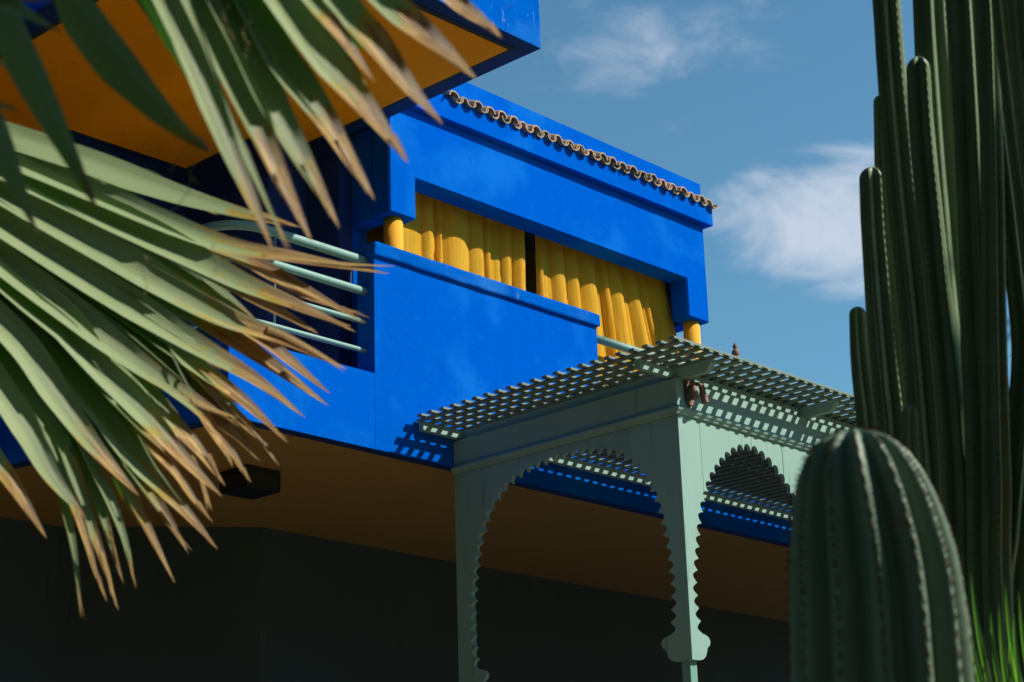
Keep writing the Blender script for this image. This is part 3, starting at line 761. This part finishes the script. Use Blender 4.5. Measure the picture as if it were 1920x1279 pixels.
Lf([(-60, 545), (60, 670), (170, 830), (262, 931)], 76, a=.58, dry=.74, off=.0)
Lf([(-60, 640), (40, 790), (100, 900), (158, 974)], 74, a=.60, dry=.92, off=.0)
Lf([(-60, 780), (10, 890), (60, 960), (89, 1011)], 44, a=.55, dry=.5, off=.02)
Lf([(110, 680), (230, 830), (330, 940), (409, 1031)], 56, a=.6, dry=.66, off=-.03)
Lf([(240, 780), (330, 890), (397, 979)], 30, a=.6, dry=.3, off=-.04)
Lf([(150, 760), (260, 900), (354, 1040)], 44, a=.35, dry=.7, off=-.06)
Lf([(130, 740), (240, 920), (327, 1092)], 36, a=.55, dry=.66, off=-.05)
Lf([(140, 800), (215, 960), (258, 1101)], 26, a=.5, dry=.93, off=-.05)
Lf([(90, 780), (160, 960), (222, 1147)], 32, a=.45, dry=.66, off=-.05)
Lf([(80, 800), (150, 980), (202, 1131)], 26, a=.55, dry=.45, off=-.04)
Lf([(110, 760), (185, 950), (230, 1096)], 30, a=.4, dry=.8, off=-.07)
Lf([(70, 780), (125, 980), (152, 1162)], 22, a=.3, dry=.93, off=-.06)
Lf([(280, 330), (345, 370), (410, 405)], 20, a=.4, dry=.9, off=-.08)
Lf([(120, 545), (260, 720), (352, 860), (398, 960)], 50, a=.4, dry=.8, off=-.10)
for p, w in (([(20, 600), (90, 790), (135, 980)], 60), ([(60, 600), (140, 790), (190, 940)], 64), ([(90, 620), (190, 800), (262, 985)], 62), ([(130, 620), (240, 810), (325, 985)], 60),
             ([(10, 540), (150, 720), (290, 890)], 70), ([(150, 580), (280, 740), (385, 860)], 64), ([(60, 480), (200, 640), (330, 780)], 70), ([(100, 420), (270, 560), (410, 690)], 70),
             ([(150, 380), (330, 500), (500, 620)], 66), ([(170, 500), (330, 640), (450, 760)], 60), ([(30, 640), (60, 780), (90, 880)], 40)):
    Lf(p, w, mode='d', dry=.93, off=-.14)
# thin bright leaf margins and hanging threads
for p in ([(60, 540), (130, 620), (206, 716)], [(98, 520), (240, 625), (377, 745)], [(215, 530), (320, 605), (402, 665)], [(240, 470), (400, 560), (560, 640)], [(310, 640), (340, 700), (378, 768)], [(250, 800), (290, 870), (345, 950)]):
    leaflet(FL, REF_LOW, HUB_LOW, p, 5, a=.5, dry=1.3, off=.012, prefix=False, wob=.3)
for base, dep in (((185, 20), 2.9), ((352, 250), 3.0), ((378, 270), 3.0), ((430, 10), 2.95), ((470, 40), 2.95), ((366, 330), 3.1), ((270, 480), 3.4), ((405, 455), 3.4)):
    rn = random.Random(base[0]); pts = []; x, y = base
    for i in range(10):
        pts.append(at(x, y, dep)); x += rn.uniform(-9, 9); y += rn.uniform(4, 12)
    bm_obj('fibre', tube_bm(catmull(pts, 4), .0007, 5), FIBRE, FP, smooth=True)

# ------------------------------------------------------------ cacti
def stem_bm(P, R, ribs, depth, rings_per=10, top=True, phase=0., uv=True, per=8, seed=0):
    pts = catmull(P, rings_per); n = len(pts)
    bm = bmesh.new(); ul = bm.loops.layers.uv.new('rib'); rings = []; SEG = ribs * per
    L = [0]
    for i in range(1, n): L.append(L[-1] + (pts[i] - pts[i - 1]).length)
    def rad(i):
        f = i / (n - 1) * (len(R) - 1); k = min(int(f), len(R) - 2); return R[k] + (R[k + 1] - R[k]) * (f - k)
    rows = [(pts[i], rad(i), L[i], 1.0) for i in range(n)]
    if top:                                                      # P runs upwards; close with a dome
        r = rad(n - 1); d = (pts[-1] - pts[-2]).normalized(); base = pts[-1]
        rows = rows[:-1] + [(base + d * r * .95 * math.sin(a), r * max(math.cos(a), .02), L[-1] + r * math.sin(a), max(.25, math.cos(a) ** .4)) for a in [math.pi / 2 * k / 12 for k in range(0, 13)]]
    ax = (pts[-1] - pts[0]).normalized(); A = ax.cross(FW).normalized(); B = ax.cross(A)
    for j, (p, r, l, dd) in enumerate(rows):
        ring = []
        for k in range(SEG):
            th = 2 * math.pi * k / SEG + phase + .05 * math.sin(l * 3 + seed)
            c = .5 + .5 * math.cos(ribs * (2 * math.pi * k / SEG))
            tri = abs(1 - 2 * ((k / per) % 1)); tri = tri if tri < .86 else .86 + (tri - .86) * .55
            rr = r * (1 - depth * dd * (1 - min(1, tri / .937) ** 1.05)) * (1 + .025 * noise.noise(Vector((l * 7, k * .7, seed))))
            ring.append((bm.verts.new(p + (A * math.cos(th) + B * math.sin(th)) * rr), l, c))
        rings.append(ring)
    for i in range(len(rings) - 1):
        for k in range(SEG):
            q = (rings[i][k], rings[i][(k + 1) % SEG], rings[i + 1][(k + 1) % SEG], rings[i + 1][k])
            f = bm.faces.new([v[0] for v in q])
            for lp, v in zip(f.loops, q): lp[ul].uv = (v[1], v[2])
    bm.faces.new([v[0] for v in rings[0]][::-1]); bm.faces.new([v[0] for v in rings[-1]])
    return bm, rings
def px_stem(pts, dep, wpx):
    """pixel path from the top down -> world path from the bottom up, carried on to the ground"""
    P = [at(x, y, dep) for x, y in pts][::-1]
    low = P[0]; d = (P[1] - P[0]).normalized()
    k = low.z / max(d.z, .5); foot = low - d * k; foot.z = 0
    foot.x = low.x - d.x * k * .3; foot.y = low.y - d.y * k * .3
    r = [w / 2 * dep / FPX for w in wpx][::-1]
    return [foot, foot.lerp(low, .5)] + P, [r[0] * .9, r[0]] + r
CC = empty('tall_cactus', tuple(at(1800, 1900, 6.6).xy) + (0,), 'tall many-stemmed column cactus along the right edge', 'cactus')
stems = [  # path from the top, depth, widths
    ([(1655, -140), (1666, 60), (1690, 330), (1722, 620), (1745, 900), (1760, 1200)], 6.6, (52, 54, 60, 66, 72, 74), False, 6),
    ([(1722, 128), (1730, 260), (1752, 480), (1775, 700), (1790, 900), (1800, 1200)], 6.3, (46, 50, 52, 56, 60, 60), True, 6),
    ([(1648, 190), (1655, 350), (1668, 600), (1690, 900), (1700, 1200)], 7.0, (22, 30, 40, 44, 44), True, 6),
    ([(1634, 335), (1640, 450), (1655, 640), (1676, 860), (1690, 1200)], 6.75, (46, 48, 54, 60, 60), True, 6),
    ([(1608, 590), (1614, 680), (1628, 800), (1645, 1000), (1655, 1200)], 6.9, (32, 38, 44, 50, 50), True, 6),
    ([(1735, -140), (1745, 60), (1765, 330), (1790, 620), (1815, 900), (1830, 1200)], 6.42, (60, 64, 76, 84, 90, 90), False, 6),
    ([(1800, -140), (1812, 60), (1828, 330), (1842, 620), (1856, 900), (1865, 1200)], 6.2, (70, 76, 84, 90, 96, 96), False, 6),
    ([(1838, -140), (1850, 60), (1858, 330), (1862, 620), (1866, 900), (1872, 1200)], 6.02, (44, 46, 48, 50, 60, 60), False, 6),
    ([(1866, -140), (1885, 60), (1908, 250), (1935, 450), (1960, 700), (1980, 1200)], 5.95, (36, 38, 44, 46, 50, 60), False, 6),
    ([(1900, -140), (1912, 30), (1935, 250), (1965, 500), (1990, 900)], 5.8, (40, 46, 60, 60, 60), False, 6),
    ([(1866, 150), (1885, 300), (1905, 480), (1922, 650), (1915, 820), (1900, 1000), (1890, 1200)], 6.1, (44, 52, 52, 54, 66, 80, 90), True, 6),
    ([(1706, 775), (1708, 860), (1716, 960), (1722, 1200)], 5.8, (32, 38, 42, 44), True, 6),
    ([(1960, 760), (1945, 900), (1930, 1050), (1925, 1200)], 6.3, (90, 96, 100, 100), True, 6),
    ([(1760, -140), (1785, 250), (1810, 600), (1835, 900), (1850, 1200)], 6.95, (90, 96, 100, 110, 110), False, 6),
    ([(1980, -140), (2010, 200), (2030, 600), (2040, 1000)], 5.6, (90, 96, 100, 110), False, 6),
]
for i, (pts, dep, wp, top, ribs) in enumerate(stems):
    P_, R_ = px_stem(pts, dep, wp)
    bm, _ = stem_bm(P_, R_, ribs - (i % 2), .50, 9, True, phase=i * .77, seed=i)
    bm_obj('stem', bm, CACT, CC, smooth=True)
# near barrel-topped column in front
NC = empty('ribbed_cactus', tuple(at(1660, 1700, 3.3).xy) + (0,), 'fat grey-green ribbed cactus with rounded top in the right foreground', 'cactus')
P_, R_ = px_stem([(1592, 985), (1612, 1060), (1632, 1160), (1652, 1270), (1672, 1400)], 3.25, (268, 304, 330, 346, 356))
pts = catmull(P_, 8)
bm = bmesh.new(); bm.free()
def near_cactus():
    # longer, egg-shaped crown: radii traced down the silhouette
    prof = [(1598, 808, 8), (1598, 811, 50), (1599, 817, 92), (1602, 832, 150), (1607, 858, 196), (1613, 895, 236), (1620, 938, 266), (1628, 990, 290), (1636, 1045, 310), (1642, 1100, 322), (1648, 1180, 334), (1652, 1279, 342), (1660, 1400, 350)]
    D = 3.25; rows = [(at(x, y, D), w / 2 * D / FPX) for x, y, w in prof]
    low = rows[-1][0]; rows += [(Vector((low.x, low.y, low.z * f)), rows[-1][1] * (.97 if f > .3 else .9)) for f in (.75, .5, .25, 0)]
    ribs, per = 13, 10; SEG = ribs * per
    # densify
    dense = []
    for i in range(len(rows) - 1):
        for j in range(4): t = j / 4; dense.append((rows[i][0].lerp(rows[i + 1][0], t), rows[i][1] * (1 - t) + rows[i + 1][1] * t))
    dense.append(rows[-1])
    ax = Vector((0, 0, 1)); A = RT.copy(); A.z = 0; A.normalize(); B = ax.cross(A)
    bm = bmesh.new(); ul = bm.loops.layers.uv.new('rib'); rings = []; l = 0
    spine = bmesh.new(); rn = random.Random(5)
    for j, (p, r) in enumerate(dense):
        if j: l += (p - dense[j - 1][0]).length
        ring = []
        dd = .24 * min(1, r / .09 + .15)
        for k in range(SEG):
            th = 2 * math.pi * k / SEG + .18 + .10 * l
            c = .5 + .5 * math.cos(ribs * 2 * math.pi * k / SEG)
            rr = r * (1 - dd * (1 - c ** .8)) * (1 + .012 * noise.noise(Vector((l * 9, k * .5, 0))))
            ring.append((bm.verts.new(p + (A * math.cos(th) + B * math.sin(th)) * rr), l, c))
        rings.append(ring)
    for i in range(len(rings) - 1):
        for k in range(SEG):
            q = (rings[i][k], rings[i][(k + 1) % SEG], rings[i + 1][(k + 1) % SEG], rings[i + 1][k]); f = bm.faces.new([v[0] for v in q])
            for lp, v in zip(f.loops, q): lp[ul].uv = (v[1], v[2])
    bm.faces.new([v[0] for v in rings[0]]); bm.faces.new([v[0] for v in rings[-1]])
    # spine clusters along each ridge
    for kk in range(ribs):
        k = kk * per; acc = 0; 
        for i in range(4, len(rings) - 5):
            a = rings[i][k][0].co; b = rings[i + 1][k][0].co; L = (b - a).length; n = max(1, int(L / .016))
            if (b.z < .8): continue
            c0 = dense[i][0]
            for q in range(n):
                p = a.lerp(b, q / n); out = (p - c0); out.z = 0; out.normalize()
                for s in range(5):
                    d = (out + Vector((rn.uniform(-1, 1), rn.uniform(-1, 1), rn.uniform(-.9, .9))) * .75).normalized() * rn.uniform(.005, .012)
                    w = d.cross(Vector((0, 0, 1))).normalized() * .0009
                    v = [spine.verts.new(p + w), spine.verts.new(p - w), spine.verts.new(p + d)]; spine.faces.new(v)
                    w2 = d.cross(w).normalized() * .0009
                    v = [spine.verts.new(p + w2), spine.verts.new(p - w2), spine.verts.new(p + d)]; spine.faces.new(v)
    bm_obj('stem', bm, CACTN, NC, smooth=True)
    me = bpy.data.meshes.new('spines'); spine.to_mesh(me); spine.free()
    link('spines', me, SPINE, NC, kind='stuff')
near_cactus()
# an unseen one added on the right to shade it, and a small dark one at its foot
SCt = empty('small_cactus', tuple(at(1885, 1500, 6.35).xy) + (0,), 'small dark round-topped cactus in the shade behind the spiky leaves', 'cactus')
P_, R_ = px_stem([(1884, 1050), (1886, 1120), (1888, 1200), (1890, 1300)], 6.35, (60, 72, 76, 76))
bm, _ = stem_bm(P_, R_, 9, .3, 8, True, seed=40); bm_obj('stem', bm, CACT, SCt, smooth=True)
SH = empty('shading_cactus', tuple(at(2240, 1500, 3.2).xy) + (0,), 'unseen column cactus added beyond the right edge to shade the ribbed cactus', 'cactus')
for pts, dep, wp in (([(2150, 250), (2160, 500), (2170, 900), (2180, 1300)], 3.0, (150, 190, 200, 200)), ([(2300, 300), (2310, 500), (2320, 900), (2330, 1300)], 2.95, (140, 160, 180, 180))):
    P_, R_ = px_stem(pts, dep, wp); bm, _ = stem_bm(P_, R_, 8, .35, 8, True, seed=pts[0][0]); bm_obj('stem', bm, CACTN, SH, smooth=True)

# spiky leaves low on the right
def blade(tip, base, dep, wpx, parent, m, name='leaf', bend=.02):
    a = at(*base, dep); b = at(*tip, dep - .05); n = 8; V_, F_ = [], []
    side = (b - a).cross(FW).normalized()
    for i in range(n + 1):
        t = i / n; p = a.lerp(b, t) + side * bend * math.sin(t * 2.2) * .6 - FW * bend * t * t
        w = wpx / 2 * dep / FPX * (1 - t ** 2.2)
        V_ += [p - side * w, p - FW * w * 1.3, p + side * w]
    for i in range(n):
        for k in (0, 1): F_.append((i * 3 + k, i * 3 + k + 1, i * 3 + k + 4, i * 3 + k + 3))
    me = bpy.data.meshes.new(name); me.from_pydata(V_, [], F_); me.shade_smooth(); return link(name, me, m, parent)
YL = Mat('translucent_spiky_leaf', .4, .4); YL.col((.09, .24, .05))
_t = YL.n('ShaderNodeBsdfTranslucent'); _t.inputs['Color'].default_value = (.20, .52, .05, 1)
_m = YL.n('ShaderNodeMixShader'); _m.inputs[0].default_value = .5
YL.l(YL.b.outputs[0], _m.inputs[1]); YL.l(_t.outputs[0], _m.inputs[2]); YL.l(_m.outputs[0], YL.t.nodes['Material Output'].inputs[0])
YC = empty('spiky_plant', tuple(at(1870, 1900, 4.4).xy) + (0,), 'spiky plant with narrow bright green leaves at the lower right corner', 'plant')
for tip, base, w in (((1824, 1066), (1865, 1330), 9), ((1812, 1115), (1862, 1360), 10), ((1803, 1148), (1850, 1340), 7), ((1862, 1140), (1885, 1330), 9), ((1877, 1128), (1905, 1380), 10), ((1888, 1090), (1925, 1340), 12),
                     ((1905, 1142), (1925, 1360), 10), ((1914, 1102), (1945, 1340), 9), ((1853, 1215), (1868, 1340), 8), ((1843, 1165), (1880, 1360), 7), ((1868, 1180), (1890, 1340), 6), ((1896, 1180), (1915, 1370), 9),
                     ((1830, 1250), (1845, 1360), 12), ((1932, 1120), (1950, 1360), 10), ((1900, 1215), (1902, 1380), 8), ((1820, 1230), (1842, 1370), 8)):
    blade(tip, base, 4.4 + random.uniform(-.1, .1), w * 1.05, YC, YL.m if w > 8 else YUCCA)
# far palm tip between the cactus stems
FPm = empty('distant_palm', tuple(at(1960, 600, 34).xy) + (0,), 'distant palm leaf tips between the cactus stems', 'palm')
cpt = at(1965, 590, 34)
bm_obj('trunk', tube_bm([Vector((cpt.x, cpt.y, 0)), Vector((cpt.x + .2, cpt.y, cpt.z * .5)), cpt], [.16, .13, .11], 12), BARK, FPm, smooth=True)
for k in range(14):
    a = -2.9 + k * .41; V_, F_ = [], []
    end = cpt + (RT * math.cos(a) + UP * math.sin(a) * .8) * 1.0 + FW * random.uniform(-.4, .4)
    bmf = bmesh.new()
    for j in range(22):
        t = .15 + .85 * j / 21; p = cpt.lerp(end, t); 
        for s in (-1, 1):
            d = ((end - cpt).normalized() * .8 + (end - cpt).cross(FW).normalized() * s * .6) * .22
            wv = FW.cross(d).normalized() * .008
            bmf.faces.new([bmf.verts.new(p - wv), bmf.verts.new(p + wv), bmf.verts.new(p + d)])
    bm_obj('frond', bmf, HEDGE, FPm)

# ------------------------------------------------------------ unseen trees added round the viewer to block skylight
def crown_mesh(seed, rad, n):
    rn = random.Random(seed); V_, F_ = [], []
    clumps = []
    for _ in range(34):
        d = Vector((rn.gauss(0, 1), rn.gauss(0, 1), rn.gauss(0, 1))).normalized(); clumps.append((d * rn.uniform(.3, .85), rn.uniform(.22, .38)))
    for _ in range(n):
        c, r = clumps[rn.randrange(34)]
        d = Vector((rn.gauss(0, 1), rn.gauss(0, 1), rn.gauss(0, 1))).normalized()
        p = (c + d * r * rn.uniform(.6, 1)) * rad; p.z *= 1.15
        a = Vector((rn.gauss(0, 1), rn.gauss(0, 1), rn.gauss(0, .6))).normalized(); b = a.cross(d + Vector((.1, .2, .3))).normalized()
        l = rn.uniform(.2, .42); w = l * .42; k = len(V_)
        V_ += [p - a * l, p + b * w, p + a * l, p - b * w]; F_.append((k, k + 1, k + 2, k + 3))
    me = bpy.data.meshes.new('crown'); me.from_pydata(V_, [], F_); me.materials.append(HEDGE); return me
CR = [crown_mesh(1, 3.6, 9000), crown_mesh(2, 3.6, 9000)]
CS = crown_mesh(3, 2.1, 1300)
spots = [(-1.5, 8.0, 15, 'beside the palm, nearest the villa'), (2.2, 14.5, 17, 'left of the villa terrace'), (-6.0, 2.0, 13, 'to the left of the viewer'), (1.5, 21, 17, 'left of the villa, farthest back'), (-8.5, 11, 18, 'second row to the left'),
         (-6.5, -5.0, 14, 'behind the viewer, left one'), (-1.0, -9.0, 13, 'behind the viewer, middle one'), (-14.0, -2.0, 18, 'farthest behind the viewer'), (19.5, -1.0, 11.5, 'beyond the cacti, nearer one'), (25, 5.0, 13, 'beyond the cacti, farther one'), (5.5, -12.0, 12, 'behind the viewer on the right')]
for i, (x, y, h, where) in enumerate(spots):
    T = empty('blocker_tree', (x, y, 0), 'unseen dense green tree added to block skylight ' + where, 'tree', 'unseen trees added round the viewer')
    o = bpy.data.objects.new('crown', CR[i % 2]); COL.objects.link(o); o.parent = T; o.location = (0, 0, h * .56); o.rotation_euler.z = i * 1.3; o.scale = (1.3, 1.3, h * .11)
    bt = tube_bm([(0, 0, 0), (.1, .05, h * .3), (.0, .1, h * .6), (.1, 0, h * .85)], [.28, .2, .15, .06], 10)
    for q in range(5):
        a = q * 1.3 + i; tube_bm([(0, .05, h * (.3 + .08 * q)), (math.cos(a) * .9, math.sin(a) * .9, h * (.42 + .09 * q)), (math.cos(a) * 2, math.sin(a) * 2, h * (.5 + .09 * q))], [.1, .07, .02], 7, bt)
    me = bpy.data.meshes.new('trunk'); bt.to_mesh(me); bt.free(); me.materials.append(BARK)
    o = bpy.data.objects.new('trunk', me); COL.objects.link(o); o.parent = T

T = empty('blocker_tree', (11.2, -3.4, 0), 'unseen open-crowned tree added beyond the tall cactus to dapple it with shade', 'tree')  # out-of-view tree placed to break up the sunlight on the cactus
o = bpy.data.objects.new('crown', CS); COL.objects.link(o); o.parent = T; o.location = (0, 0, 8.5); o.scale = (1.1, 1.1, 1.25)
bt = tube_bm([(0, 0, 0), (.1, .05, 3), (.0, .1, 6), (.1, 0, 9)], [.16, .13, .1, .05], 10)
me = bpy.data.meshes.new('trunk'); bt.to_mesh(me); bt.free(); me.materials.append(BARK)
o = bpy.data.objects.new('trunk', me); COL.objects.link(o); o.parent = T
